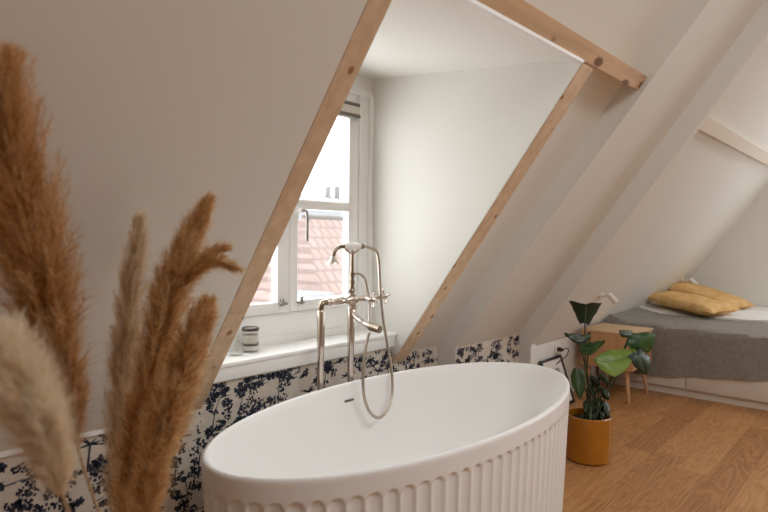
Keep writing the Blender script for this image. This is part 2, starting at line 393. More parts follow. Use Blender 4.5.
# rafters and purlin, raw pine
def beam(name, x0, x1, z0, z1, q, depth, m, label, bev=.003):
    f = [sp(x0, z0, q), sp(x1, z0, q), sp(x1, z1, q), sp(x0, z1, q)]
    bb = B(); add_hexa(bb, f+[p-NS*depth for p in f], bev)
    return struct(name, bb, m, label, 'beam')
beam('trim_3', LL, LR, ZK-.02, ZCEIL, .0015, .12, M['pine'], 'raw pine rafter on the left edge of the dormer opening', .001)
beam('trim_4', RL, RR, ZK-.01, 1.955, .002, .045, M['pine'], 'raw pine rafter on the right edge of the dormer opening')
def purlin(name, x0, x1, z0, z1, q, depth, m, label):
    f = [sp(x0, z0, q), sp(x1, z0, q), sp(x1, z1, q), sp(x0, z1, q)]
    bb = B(); add_hexa(bb, f+[p-NS*depth for p in f], .003); return struct(name, bb, m, label, 'beam')
purlin('trim_5', LR, 2.90, 1.975, 2.033, -.022, .12, M['pinex'], 'knotty pine purlin across the head of the dormer opening')
purlin('trim_6', B2+.07, GX, 1.925, 1.995, .03, .07, M['creampaint'], 'pale purlin on the slope above the bed')

# ---- dormer
CXR, CXL = 2.245, 1.165
def dz(y): return 2.078 + (1.975-2.078)*((YW-y)/(YW+.97))             # dormer ceiling falls towards the room
b = B()
prof = [(YW+.12, .70), (YW+.12, 2.2), (sp(0, 2.028, -.04).y, 2.028), (sp(0, .70, -.04).y, .70)]
for x0, x1 in ((CXR, CXR+.06), (CXL-.06, CXL)):
    add_hexa(b, [(x0, y, z) for y, z in prof]+[(x1, y, z) for y, z in prof])
add_hexa(b, [sp(RL-.004, ZK+.05, .0), sp(RL, ZK+.05, .0), sp(RL, 1.968, .0), sp(RL-.004, 1.968, .0)]+[sp(RL-.004, ZK+.05, -.05), sp(RL, ZK+.05, -.05), sp(RL, 1.968, -.05), sp(RL-.004, 1.968, -.05)])
struct('wall_dormer', b, M['plaster'], 'white dormer cheek wall beside the window', 'wall')
b = B(); ys = (YW+.12, -.95)
add_hexa(b, [(CXL-.05, ys[0], dz(ys[0])), (CXR+.05, ys[0], dz(ys[0])), (CXR+.05, ys[1], dz(ys[1])), (CXL-.05, ys[1], dz(ys[1]))] +
         [(CXL-.05, ys[0], dz(ys[0])+.1), (CXR+.05, ys[0], dz(ys[0])+.1), (CXR+.05, ys[1]+.05, dz(ys[1])+.1), (CXL-.05, ys[1]+.05, dz(ys[1])+.1)])
struct('ceiling_dormer', b, M['plaster'], 'white dormer ceiling', 'ceiling')
struct('trim_7', box(CXL, RL, -.965, -.94, 1.955, 1.967), M['white_paint'])

# window_1: fixed frame, two sashes with upper light above a transom
w1 = bpy.data.objects.new('window_1', None); C.objects.link(w1); w1.location = (1.695, YW, .78); w1['kind'] = 'structure'
w1['label'] = 'white two sash dormer window behind the bath tap'; w1['category'] = 'window'
ZT, ZB = 1.985, .785
XM = 1.703
b = B()
add_box(b, CXR-.115, CXR, YW-.005, YW+.08, ZB, ZT, .003); add_box(b, CXL, CXL+.05, YW-.005, YW+.08, ZB, ZT, .003)
add_box(b, CXR-.105, CXR-.09, YW-.017, YW, ZB, ZT, .003); add_box(b, CXR-.03, CXR, YW-.02, YW, ZB, ZT, .004)
add_box(b, CXL, CXR, YW, YW+.08, ZT-.06, ZT+.2); add_box(b, CXL, CXR, YW-.012, YW+.08, ZT-.01, ZT+.035, .004)
add_box(b, CXL, CXR, YW-.003, YW+.08, ZB, .93, .004)
add_box(b, CXL, CXR, YW-.012, YW+.02, .79, .825, .004)
obj('window_frame', b, M['white_paint'], w1)
def sash(x0, x1, xl, xr):                                             # xl/xr: glass edges
    b = B(); y0, y1 = YW-.02, YW+.022
    add_box(b, x0, xl, y0, y1, .93, ZT-.06, .005); add_box(b, xr, x1, y0, y1, .93, ZT-.06, .005)
    add_box(b, xl, xr, y0, y1, .93, .978, .004); add_box(b, xl, xr, y0, y1, ZT-.12, ZT-.06, .004)
    s = obj('sash', b, M['white_paint'], w1)
    obj('glazing_bar', box(xl, xr, y0-.004, y1, 1.392, 1.437, .006), M['white_paint'], s)
    obj('glass_pane', box(xl-.005, xr+.005, YW+.012, YW+.016, .97, ZT-.11), M['pane'], s)
    return s
sash(CXL+.05, XM-.004, CXL+.10, onp(277.5, 285, 1, YW-.02).x); sr = sash(XM+.004, CXR-.115, 1.742, onp(348.5, 250, 1, YW-.02).x)
b = box(XM-.012, XM+.012, YW-.028, YW-.018, .93, ZT-.06, .003)
obj('meeting_strip', b, M['white_paint'], w1)
for xx, s in ((1.655, -1), (1.755, 1)):
    b = B(); add_box(b, xx-.02, xx+.02, YW-.035, YW-.02, .965, .975, .003); add_box(b, xx+s*.006-.006, xx+s*.006+.006, YW-.033, YW-.02, .96, .995, .003)
    obj('window_stay', b, M['handle'], w1, label='small dark window stay')
hx, hz = 1.727, 1.385
b = B(); add_lathe(b, [(.017, 0), (.019, -.006), (.017, -.016), (.010, -.02), (.010, -.05)], (hx, YW-.02, hz), 20, 'y')
add_box(b, hx-.014, hx+.014, YW-.027, YW-.02, hz-.045, hz+.03, .004)
hd = obj('window_handle', b, M['white_paint'], w1)
obj('lever', tube(spline([(hx, YW-.068, hz), (hx+.018, YW-.07, hz-.002), (hx+.026, YW-.07, hz-.03), (hx+.026, YW-.07, hz-.135)], 6), .0065, 8), M['handle'], hd, label='dark window lever')
b = B(); add_box(b, CXL, CXR, -.022, YW, .722, .782, .004); add_box(b, CXL, CXR, -.03, YW, .774, .792, .005)
obj('window_sill', b, M['white_paint'], w1)

# folded blind at the head of the window
bl = thing('window_blind', 'folded pale fabric blind with dark rails at the window head', 'blind', (1.68, YW-.05, 1.9))
obj('fabric', box(1.19, 2.098, YW-.062, YW-.024, 1.863, 1.905, .008), M['blindw'], bl)
obj('bottom_rail', box(1.19, 2.100, YW-.066, YW-.022, 1.846, 1.866, .008), M['blindd'], bl)
obj('head_rail', box(1.19, 2.100, YW-.060, YW-.02, 1.903, 1.921, .006), M['blindd'], bl)

# ================================================================== BATHTUB
TC = Vector((1.763, -.571, 0)); TA, TB = .905, .419; TZ = .65
tb = thing('bathtub', 'white oval freestanding bathtub with fluted outer wall', 'bathtub', (TC.x, TC.y, 0))
NF = 80; PER = 10; NV = NF*PER
dense = [2*PI*k/20000 for k in range(20001)]; acc = [0.0]
for a, c in zip(dense, dense[1:]): acc.append(acc[-1]+math.hypot(TA*(math.cos(c)-math.cos(a)), TB*(math.sin(c)-math.sin(a))))
angs = []; j = 0
for k in range(NV):
    s = acc[-1]*k/NV
    while acc[j+1] < s: j += 1
    angs.append(dense[j])
def tub_ring(bm, z, off, scale=1.0, flute=False, ex=1.0):
    ring = []
    for k, a in enumerate(angs):
        n = Vector((math.cos(a)/TA, math.sin(a)/TB)).normalized()
        p = Vector((TA*scale*math.cos(a), TB*scale*math.sin(a)))
        o = off
        if flute:
            u = ((k % PER)+.5)/PER*2-1
            u /= .78
            if abs(u) < 1:
                top = .588-.022*(1-math.sqrt(1-u*u))
                f = min(1, max(0, (top-z)/.007)); f2 = min(1, max(0, (z-.035)/.01))
                o += .0075*math.sqrt(max(0, 1-u*u))**.7*f*f2
        p = p-n*o
        ring.append(bm.verts.new((TC.x+p.x, TC.y+p.y, z)))
    return ring
def skin(bm, rings, close=True):
    for a, c in zip(rings, rings[1:]):
        for k in range(len(a)): bm.faces.new((a[k], a[(k+1) % len(a)], c[(k+1) % len(a)], c[k]))
b = B(); rings = []
def osc(z): return .955+.045*(z/.65)
zs_ = [0.0, .006, .02, .035, .04, .045]+[.045+i*.05 for i in range(1, 10)]+[.55+.0028*i for i in range(16)]+[.60, .615, .63, .640]
for z in zs_:
    rings.append(tub_ring(b, z, .006 if z == 0 else 0, osc(z), .034 < z < .598))
for z, o in ((.6465, .002), (.6495, .005), (.6505, .009), (.650, .014), (.6475, .018), (.642, .021)): rings.append(tub_ring(b, z, o))
for z, o in ((.62, .026), (.56, .034), (.48, .044), (.40, .056), (.33, .072), (.27, .094), (.22, .125), (.19, .16), (.175, .20)):
    rings.append(tub_ring(b, z, o))
for s in (.8, .6, .4, .2, .03):
    ring = []
    for a in angs:
        n = Vector((math.cos(a)/TA, math.sin(a)/TB)).normalized(); p = Vector((TA*math.cos(a), TB*math.sin(a)))-n*.20
        ring.append(b.verts.new((TC.x+p.x*s, TC.y+p.y*s, .175-.012*(1-s))))
    rings.append(ring)
skin(b, rings); b.faces.new(rings[-1]); b.faces.new(rings[0][::-1])
tbo = obj('tub_shell', b, M['tub'], tb)
obj('drain', lathe([(.034, 0), (.034, .005), (.02, .008), (.0005, .009)], (TC.x, TC.y, .163), 24), M['chrome'], tb)
ang = math.radians(90.5); oz = .58
nn = Vector((math.cos(ang)/TA, math.sin(ang)/TB)).normalized()
pc = Vector((TC.x+TA*math.cos(ang), TC.y+TB*math.sin(ang)))-nn*.0315
b = box(-.026, .026, -.004, .006, -.0045, .0045, .002)
bmesh.ops.rotate(b, verts=b.verts[:], cent=(0, 0, 0), matrix=Matrix.Rotation(math.atan2(nn.y, nn.x)-PI/2, 3, 'Z'))
bmesh.ops.translate(b, verts=b.verts[:], vec=(pc.x, pc.y, oz))
obj('overflow_slot', b, M['slot'], tb, label='narrow dark overflow slot')

# ================================================================== BATH TAP
TX0, TX1, TY = 1.672, 1.851, -.095
tp = thing('bath_tap', 'polished freestanding bath tap with cradle hand shower behind the tub', 'tap', (1.76, TY, 0))
for x in (TX0, TX1):
    lg = obj('leg', tube([(x, TY, 0), (x, TY, .965)], .0142, 20), M['chrome'], tp)
    b = B(); add_lathe(b, [(.0142, 0), (.0165, .002), (.0165, .155), (.0142, .16)], (x, TY, .80), 20); obj('sleeve', b, M['chrome'], lg)
    obj('floor_flange', lathe([(.036, 0), (.036, .006), (.024, .016), (.0143, .02)], (x, TY, 0), 24), M['chrome'], lg)
bz = .992
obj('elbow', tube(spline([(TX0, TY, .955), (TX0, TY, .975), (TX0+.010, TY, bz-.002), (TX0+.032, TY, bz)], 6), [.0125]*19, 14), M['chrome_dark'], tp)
b = B(); add_lathe(b, [(.0135, .03), (.016, .035), (.018, .05), (.011, .062), (.0155, .085), (.0165, .12), (.011, .135), (.015, .15), (.022, .165), (.022, .185), (.020, .205), (.013, .22), (.010, .245), (.014, .26), (.016, .29), (.011, .305), (.0095, .345), (.012, .36), (.012, .385), (.006, .39)], (TX0, TY, bz), 24, 'x')
obj('mixer_body', b, M['chrome'], tp)
def cross(name, c, ax):
    b = B(); c = Vector(c); ax = Vector(ax).normalized(); u = ax.orthogonal().normalized(); v = ax.cross(u)
    u, v = (u+v*.5).normalized(), None; v = ax.cross(u)
    add_tube(b, [c-ax*.022, c+ax*.012], [.008, .011], 14)
    for d in (u, -u, v, -v):
        add_tube(b, [c, c+d*.016, c+d*.026, c+d*.031, c+d*.036], [.0045, .004, .0055, .0058, .002], 10)
    return obj(name, b, M['chrome'], tp)
cross('cross_handle', (TX0+.40, TY, bz), (1, 0, 0))
cross('cross_handle', (TX0+.265, TY-.055, bz-.004), (.25, -1, .12))
obj('valve', tube([(TX0+.262, TY, bz), (TX0+.264, TY-.045, bz-.003)], .009, 14), M['chrome'], tp)
# spout over the tub, with its dark outlet
cx = TX1+.004
obj('spout', tube(spline([(cx, TY, bz), (cx, TY-.004, bz-.03), (cx-.002, TY-.02, bz-.065), (cx-.005, TY-.07, bz-.092), (cx-.005, TY-.125, bz-.108)], 8), [.019]*4+[.016]*8+[.012]*13+[.011]*8, 16), M['chrome'], tp)
obj('spout_outlet', tube([(cx-.005, TY-.118, bz-.106), (cx-.005, TY-.172, bz-.113)], .0165, 18), M['chrome_dark'], tp, label='dark spout outlet')
# riser column with turned rings and the cradle
prof = [(.015, .0), (.017, .012), (.010, .022), (.0155, .038), (.009, .054), (.0135, .072), (.008, .088), (.0125, .104), (.0075, .122), (.0068, .165), (.006, .20), (.0085, .208), (.006, .214)]
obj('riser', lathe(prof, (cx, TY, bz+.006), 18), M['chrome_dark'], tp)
hz = bz+.236
b = B()
add_tube(b, spline([(cx-.05, TY, hz-.004), (cx-.034, TY, hz-.018), (cx, TY, hz-.028), (cx+.034, TY, hz-.018), (cx+.05, TY, hz-.004)], 6), .0065, 10)
obj('cradle', b, M['chrome'], tp)
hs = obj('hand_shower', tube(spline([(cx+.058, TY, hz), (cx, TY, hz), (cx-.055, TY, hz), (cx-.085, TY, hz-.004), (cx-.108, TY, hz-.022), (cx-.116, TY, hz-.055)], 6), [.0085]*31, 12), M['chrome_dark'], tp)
obj('grip', lathe([(.009, -.052), (.0125, -.048), (.0165, -.02), (.017, 0), (.0165, .02), (.0125, .048), (.009, .052)], (cx, TY, hz+.002), 20, 'x'), M['porcelain'], hs, label='white porcelain hand shower grip')
obj('shower_rose', lathe([(.009, .02), (.014, .008), (.024, -.004), (.026, -.012), (.0005, -.013)], (cx-.116, TY, hz-.062), 22), M['chrome'], hs)
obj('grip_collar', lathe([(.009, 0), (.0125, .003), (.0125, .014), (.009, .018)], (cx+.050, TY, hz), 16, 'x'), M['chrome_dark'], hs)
# small swan-neck pipe, and the long hose looping into the tub
obj('feed_pipe', tube(spline([(cx+.003, TY, bz+.112), (cx+.040, TY-.002, bz+.114), (cx+.074, TY-.006, bz+.09), (cx+.086, TY-.012, bz+.04), (cx+.084, TY-.03, bz-.02), (cx+.050, TY-.06, bz-.085), (cx+.015, TY-.085, bz-.10)], 8), .0058, 10), M['hose'], tp)
H = [(cx+.066, TY, hz), (cx+.098, TY-.002, hz-.004)]+[onp(px, py, 1, yy) for px, py, yy in ((377.5, 254, -.105), (380, 285, -.125), (383, 318, -.15), (388, 348, -.18), (392, 375, -.21), (391.5, 398, -.235), (385, 413, -.25), (377, 417.5, -.25), (368.5, 410, -.24), (363.5, 392, -.23), (363.5, 368, -.215), (366, 345, -.20), (369, 333, -.195))]
obj('shower_hose', tube(spline(H, 10), .0068, 10), M['hose'], tp)

# ================================================================== SILL JARS
def jar(x, y, z, r, h, label, lid):
    j = thing('candle_jar' if lid else 'glass_tumbler', label, 'jar' if lid else 'glass', (x, y, z))
    obj('glass', lathe([(r*.9, .0), (r, .004), (r, h*.92), (r*.96, h), (r*.90, h), (r*.93, h*.9), (r*.92, .008), (.001, .007)], (x, y, z), 32, cap1=False), M['jarglass'], j)
    if lid:
        obj('wax', lathe([(r*.91, .009), (r*.91, h*.8), (.001, h*.8)], (x, y, z), 32), M['wax'], j)
        obj('wax_label', lathe([(r*1.012, h*.30), (r*1.012, h*.42)], (x, y, z), 32, cap0=False, cap1=False), M['slot'], j)
        obj('lid', lathe([(r*1.05, h), (r*1.05, h+.010), (r*.9, h+.014), (r*.3, h+.016), (.001, h+.017)], (x, y, z), 32), M['lid'], j, label='dark metal lid')
jar(1.452, .094, .792, .034, .088, 'candle jar with a dark lid on the window sill beside the left rafter', True)
jar(1.365, .065, .792, .028, .06, 'small clear glass tumbler on the sill half behind the left rafter', False)

# ================================================================== PAMPAS GRASS
VB = Vector((.50, -.98, 0))
vs = thing('floor_vase', 'tall stoneware floor vase below the pampas stems', 'vase', VB)
obj('vase_body', lathe([(.085, 0), (.10, .01), (.125, .12), (.12, .24), (.075, .36), (.058, .42), (.062, .46), (.054, .46), (.05, .42), (.068, .36), (.108, .24), (.112, .12), (.07, .03), (.001, .025)], VB, 40), M['vase'], vs)
def plume(bm, axis, wid, nb, hl, rs, upmin=.25, side=None):
    """axis: list of points root->tip, wid(t): half width; fine hairs set along fine branchlets"""
    ax = spline(axis, 12); L = len(ax)
    cum = [0]
    for a, c in zip(ax, ax[1:]): cum.append(cum[-1]+(c-a).length)
    tot = cum[-1]
    def point(t):
        s = t*tot; i = 0
        while i < L-2 and cum[i+1] < s: i += 1
        d = max(1e-9, cum[i+1]-cum[i]); k = min(1, (s-cum[i])/d); return ax[i].lerp(ax[i+1], k), (ax[i+1]-ax[i]).normalized()
    def ribbon(p, d, g, l, w, mi, n=3):
        side_ = d.cross(Vector((rs.uniform(-1, 1), rs.uniform(-1, 1), rs.uniform(-1, 1)))).normalized()
        prev = None; q = p.copy(); dd = d.copy()
        for k in range(n+1):
            ww = w*(1-.8*k/n)
            a = bm.verts.new(q-side_*ww); c = bm.verts.new(q+side_*ww)
            if prev: f = bm.faces.new((prev[0], prev[1], c, a)); f.material_index = mi
            prev = (a, c); dd = (dd+g/n).normalized(); q = q+dd*(l/n)
    for i in range(nb):
        t = rs.random()**.9*.97
        p, ta = point(t); w = wid(t)
        a = rs.uniform(0, 2*PI); u = ta.orthogonal().normalized(); v = ta.cross(u)
        out = u*math.cos(a)+v*math.sin(a)
        ll = min(w*rs.uniform(1.6, 3.0)+.015, (1.04-t)*tot+.012)
        spread = w*rs.uniform(.55, 1.15)/max(ll, .01)
        d0 = (ta+out*spread*1.25).normalized()
        tone = rs.random()
        g = -out*.10+Vector((0, 0, -.12))
        q = p.copy(); dd = d0.copy(); steps = 9
        depthtone = 0 if tone < .42 else (1 if tone < .85 else 2)
        for k in range(steps):
            dd = (dd+g/steps).normalized(); q2 = q+dd*(ll/steps)
            for h in range(rs.randint(4, 7)):
                f = rs.random(); pp = q.lerp(q2, f)
                hd_ = (dd+Vector((rs.gauss(0, .36), rs.gauss(0, .36), rs.gauss(0, .36)))).normalized()
                mi = depthtone if rs.random() < .6 else rs.choice((0, 1, 1, 2))
                if k > steps*.6 and rs.random() < .5: mi = min(2, mi+1)
                ribbon(pp, hd_, Vector((rs.gauss(0, .2), rs.gauss(0, .2), rs.gauss(-.25, .15))), hl*rs.uniform(.5, 1.35)*(1-.6*t**3), .00055, mi)
            q = q2
def interp(ts):
    def f(t):
        for (a, wa), (c, wc) in zip(ts, ts[1:]):
            if t <= c: return wa+(wc-wa)*(t-a)/(c-a)
        return ts[-1][1]
    return f
def pampas(label, pix, depths, wpx, tones, nb, seed, hl=.02, side=None):
    rs = random.Random(seed)
    axis = [at(px, py, d) for (px, py), d in zip(pix, depths)]
    dm = sum(depths)/len(depths)
    root = thing('pampas_grass_stem', label, 'pampas grass', (VB.x, VB.y, .03), 'dried pampas stems in the left foreground')
    foot = Vector((VB.x+rs.uniform(-.03, .03), VB.y+rs.uniform(-.03, .03), .035)); neck = Vector((VB.x+rs.uniform(-.03, .03), VB.y+rs.uniform(-.03, .03), .44))
    b = B(); d = (axis[1]-axis[0]).normalized()
    path = spline([foot, neck, axis[0].lerp(neck, .35)-d*.03, axis[0], axis[1], axis[2]], 8)
    add_tube(b, path, [.0042-.0026*i/(len(path)-1) for i in range(len(path))], 8); obj('stem', b, M['stalk'], root)
    b = B(); plume(b, axis, interp([(t, w*dm/FPX) for t, w in wpx]), nb, hl, rs)
    if side:
        for spix, sd, sw, snb in side:
            plume(b, [at(px, py, e) for (px, py), e in zip(spix, sd)], interp([(t, w*dm/FPX) for t, w in sw]), snb, hl*.8, rs)
    obj('plume', b, FZ[tones], root, smooth=False)
pampas('large rust brown pampas plume at the left edge, tapering to a dark base', [(79, 452), (66, 390), (46, 305), (24, 215), (4, 140), (-10, 70)], [1.10, 1.09, 1.07, 1.04, 1.0, .97],
       [(0, 10), (.12, 23), (.3, 35), (.5, 40), (.75, 38), (1, 24)], 'brown', 1100, 1, .031)
pampas('soft cream pampas plume low in the bottom left corner', [(64, 500), (52, 455), (34, 415), (12, 380), (-12, 350)], [.80, .79, .78, .77, .76],
       [(0, 8), (.2, 20), (.5, 30), (.8, 32), (1, 22)], 'pale', 420, 2, .034)
pampas('narrow greyish tan pampas plume, upright, touching the sloping wall', [(116, 530), (119, 450), (124, 370), (131, 290), (140, 218)], [1.37, 1.385, 1.40, 1.415, 1.425],
       [(0, 11), (.25, 15), (.6, 13), (.85, 9), (1, 3)], 'ash', 520, 3, .028)
pampas('tall golden brown pampas plume with a side tuft pointing right', [(126, 530), (137, 450), (150, 380), (166, 310), (186, 250), (208, 200)], [1.26, 1.28, 1.30, 1.31, 1.32, 1.33],
       [(0, 13), (.3, 18), (.55, 18), (.75, 14), (.88, 8), (1, 1.5)], 'gold', 900, 4, .032,
       [([(172, 300), (190, 276), (212, 264), (234, 267)], [1.31, 1.3, 1.29, 1.28], [(0, 8), (.5, 7), (.8, 4), (1, 2)], 60),
        ([(176, 290), (194, 268), (210, 255), (222, 250)], [1.31, 1.31, 1.31, 1.31], [(0, 8), (.5, 6), (.8, 4), (1, 2)], 45)])
pampas('short golden pampas plume, rightmost of the bunch, in front of the left rafter', [(136, 545), (150, 480), (167, 420), (186, 360), (205, 308)], [1.18, 1.19, 1.20, 1.21, 1.22],
       [(0, 12), (.3, 18), (.6, 16), (.85, 11), (1, 3)], 'gold', 800, 5, .032)

# ================================================================== POTTED PLANT
PC = Vector((3.317, -.577, 0)); PRD = .128; PH = .262
pp = thing('potted_plant', 'leafy green houseplant in an ochre glazed pot on the oak floor', 'plant', PC)
obj('pot', lathe([(PRD*.86, 0), (PRD*.97, .012), (PRD, .04), (PRD, PH-.004), (PRD-.004, PH), (PRD-.010, PH), (PRD-.012, PH-.01), (PRD-.012, PH-.05)], PC, 56, cap1=False), M['pot'], pp)
obj('soil', lathe([(.001, PH-.03), (.06, PH-.032), (PRD-.011, PH-.04)], PC, 40, cap0=False, cap1=False), M['soil'], pp)
PD = (PC-CAM).dot(FW)
def A(px, py, dd): return at(px, py, PD+dd)
toCam = (CAM-PC).normalized(); Z = Vector((0, 0, 1))
def blade(mid, left, right, dm, de, m, stalk=None):
    """a leaf blade: midrib and edge lines from base to tip, measured on the plant; dm/de = depth along midrib / at the edges"""
    n = 5
    ms = spline([A(x, y, d) for (x, y), d in zip(mid, dm)], n); ls = spline([A(x, y, d) for (x, y), d in zip(left, de[0])], n); rs_ = spline([A(x, y, d) for (x, y), d in zip(right, de[1])], n)
    b = B(); rows = []
    for i, (l, c, r) in enumerate(zip(ls, ms, rs_)):
        row = []
        for k in range(6): row.append(l.lerp(c, k/6)+toCam*.010*math.sin(k/6*PI)+Z*.003*math.sin(i*1.3+k))
        for k in range(7): row.append(c.lerp(r, k/6)+toCam*.010*math.sin(k/6*PI)+Z*.003*math.sin(i*1.1+k+2))
        rows.append([b.verts.new(p) for p in row])
    for a, c in zip(rows, rows[1:]):
        for k in range(len(a)-1): b.faces.new((a[k], a[k+1], c[k+1], c[k]))
    back = [[b.verts.new(v.co-toCam*.0015) for v in row] for row in rows]
    for a, c in zip(back, back[1:]):
        for k in range(len(a)-1): b.faces.new((a[k], c[k], c[k+1], a[k+1]))
    loop = lambda R: R[0][:]+[r[-1] for r in R[1:]]+R[-1][-2::-1]+[r[0] for r in R[-2:0:-1]]
    fo, ba = loop(rows), loop(back)
    for k in range(len(fo)): b.faces.new((fo[k], ba[k], ba[(k+1) % len(fo)], fo[(k+1) % len(fo)]))
    bmesh.ops.recalc_face_normals(b, faces=b.faces[:])
    lo = obj('leaf', b, m, pp)
    obj('midrib', tube([p+toCam*.003 for p in ms], [.0030-.002*i/(len(ms)-1) for i in range(len(ms))], 6), M['rib'], lo)
    g = PC+Vector((rnd.uniform(-.04, .04), rnd.uniform(-.04, .04), PH-.036))
    e = A(*stalk) if stalk else g.lerp(ms[0], .55)+Z*.05
    obj('leaf_stalk', tube(spline([g, e, ms[0]], 8), .0045, 8), M['stem'], lo)
# top leaf: wide end up, two points down
blade([(585, 322), (585.5, 316), (586, 310), (586, 304)], [(580, 325), (576, 316), (572.5, 308), (569, 301)], [(588, 326), (593, 318), (598, 310), (602, 302.5)],
      (0, -.01, -.02, -.03), ((.02, .03, .03, .02), (-.02, .0, .01, .02)), M['leafdark'], (586, 370, 0))
blade([(590, 336), (582, 338), (573, 337), (564.5, 333.5)], [(591, 331), (583, 335), (575, 334), (564.5, 333)], [(589, 340), (581, 344), (572, 341), (564.5, 334.5)],
      (0, -.04, -.08, -.11), ((.03, .0, -.05, -.11), (-.02, -.07, -.10, -.11)), M['leafdark'], (587, 372, 0))
blade([(580, 347), (588, 349), (596, 346), (605, 341)], [(577, 344), (586, 343), (596, 341), (605, 340.5)], [(579, 350), (587, 356), (597, 351), (605, 342)],
      (-.02, -.06, -.09, -.11), ((.0, -.02, -.06, -.11), (-.05, -.10, -.12, -.11)), M['leafmid'], (589, 385, -.02))
blade([(634, 353), (623, 358), (612, 361), (602, 361), (594, 359.5)], [(636, 348.5), (625, 349), (613, 349.5), (602, 353), (594, 359)], [(631, 363), (622, 373), (612, 376), (601, 368.5), (594, 360)],
      (-.06, -.10, -.13, -.16, -.19), ((-.0, -.02, -.05, -.10, -.19), (-.13, -.18, -.20, -.20, -.19)), M['leafbright'], (612, 385, -.05))
blade([(634, 352), (639, 358), (643, 366), (646, 375)], [(628, 356), (631, 362), (637, 369), (645, 375)], [(641, 348.5), (649, 356), (651, 366), (647, 375)],
      (-.07, -.10, -.10, -.08), ((-.10, -.12, -.12, -.08), (-.02, -.04, -.06, -.08)), M['leafdark'], (613, 384, -.05))
blade([(630, 334), (638, 339), (645, 346), (650, 352)], [(627, 345), (632, 349), (641, 352), (649, 352.5)], [(629, 332.5), (642, 332.5), (655, 333.5), (653, 348)],
      (.02, .0, .0, .03), ((-.02, -.02, .0, .03), (.06, .05, .04, .03)), M['leafmid'], (611, 380, 0))
blade([(632, 333.5), (628, 333), (623, 332), (619, 331)], [(632, 331), (628, 330), (624, 330), (619, 330.5)], [(631, 337), (626, 338), (621, 336), (619, 332)],
      (.0, -.03, -.05, -.06), ((.02, .0, -.02, -.05), (-.02, -.05, -.07, -.06)), M['leafdark'], (611, 378, 0))
blade([(578, 369), (577.5, 379), (578, 390), (580, 399)], [(574, 368), (570.5, 376), (573, 388), (579.5, 399)], [(582, 369), (586, 377), (585, 389), (580.5, 399)],
      (-.05, -.08, -.10, -.10), ((-.03, -.04, -.06, -.10), (-.05, -.06, -.08, -.10)), M['leafmid'], (586, 392, -.02))
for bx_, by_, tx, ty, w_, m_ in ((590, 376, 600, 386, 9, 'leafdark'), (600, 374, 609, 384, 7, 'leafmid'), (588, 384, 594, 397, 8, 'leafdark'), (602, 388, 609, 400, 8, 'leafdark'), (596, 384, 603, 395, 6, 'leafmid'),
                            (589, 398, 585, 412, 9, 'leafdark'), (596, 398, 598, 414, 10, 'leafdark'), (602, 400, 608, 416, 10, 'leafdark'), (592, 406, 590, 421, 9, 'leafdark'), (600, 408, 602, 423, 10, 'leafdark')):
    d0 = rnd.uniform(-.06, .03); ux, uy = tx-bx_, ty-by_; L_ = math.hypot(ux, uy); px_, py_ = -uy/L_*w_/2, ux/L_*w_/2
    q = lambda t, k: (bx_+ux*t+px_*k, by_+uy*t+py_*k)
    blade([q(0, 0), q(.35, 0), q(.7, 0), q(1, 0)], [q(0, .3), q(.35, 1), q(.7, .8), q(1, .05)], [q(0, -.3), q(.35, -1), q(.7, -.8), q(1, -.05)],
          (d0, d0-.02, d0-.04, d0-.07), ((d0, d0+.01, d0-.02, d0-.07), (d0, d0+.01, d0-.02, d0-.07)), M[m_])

# ================================================================== PICTURE FRAME ON THE FLOOR
fx1 = 4.396; fx0 = 4.05; fy0, fy1, fh = -.02, .105, .352
pf = thing('picture_frame', 'black framed picture leaning on the low wall behind the tub end', 'picture frame', ((fx0+fx1)/2, fy0, 0))
tilt = math.atan2(fy1-fy0, fh); PHT = math.hypot(fy1-fy0, fh)
def tilted(bm):
    bmesh.ops.rotate(bm, verts=bm.verts[:], cent=(0, 0, 0), matrix=Matrix.Rotation(-tilt, 3, 'X')); bmesh.ops.translate(bm, verts=bm.verts[:], vec=(0, fy0, .002)); return bm
b = B(); t = .021
add_box(b, fx0, fx0+t, -.008, .012, 0, PHT, .002); add_box(b, fx1-t, fx1, -.008, .012, 0, PHT, .002)
add_box(b, fx0+t, fx1-t, -.008, .012, 0, t, .002); add_box(b, fx0+t, fx1-t, -.008, .012, PHT-t, PHT, .002)
obj('frame', tilted(b), M['frameblack'], pf)
obj('mount', tilted(box(fx0+t-.002, fx1-t+.002, 0, .008, t-.002, PHT-t+.002)), M['mat'], pf)
obj('print', tilted(box(fx0+.09, fx1-.09, -.002, .001, .09, PHT-.09)), M['print'], pf)

# ================================================================== NIGHTSTAND
nx0, nx1, ny0, ny1, nz0, nz1 = 4.62, 5.06, -.375, .035, .255, .545
ns = thing('nightstand', 'oak nightstand with splayed legs beside the bed', 'nightstand', ((nx0+nx1)/2, (ny0+ny1)/2, 0))
b = B()
add_box(b, nx0, nx0+.02, ny0, ny1, nz0, nz1-.018, .002); add_box(b, nx1-.02, nx1, ny0, ny1, nz0, nz1-.018, .002)
add_box(b, nx0+.02, nx1-.02, ny0+.004, ny1, nz0, nz0+.018); add_box(b, nx0+.02, nx1-.02, ny1-.012, ny1, nz0+.018, nz1-.018)
add_box(b, nx0+.02, nx1-.02, ny0+.004, ny1-.012, nz0+.115, nz0+.130)
obj('carcass', b, M['oak'], ns)
obj('top', box(nx0-.004, nx1+.004, ny0-.006, ny1, nz1-.018, nz1, .004), M['oaktop'], ns)
dr = obj('drawer', box(nx0+.022, nx1-.022, ny0-.002, ny0+.25, nz0+.134, nz1-.022, .003), M['oaktop'], ns)
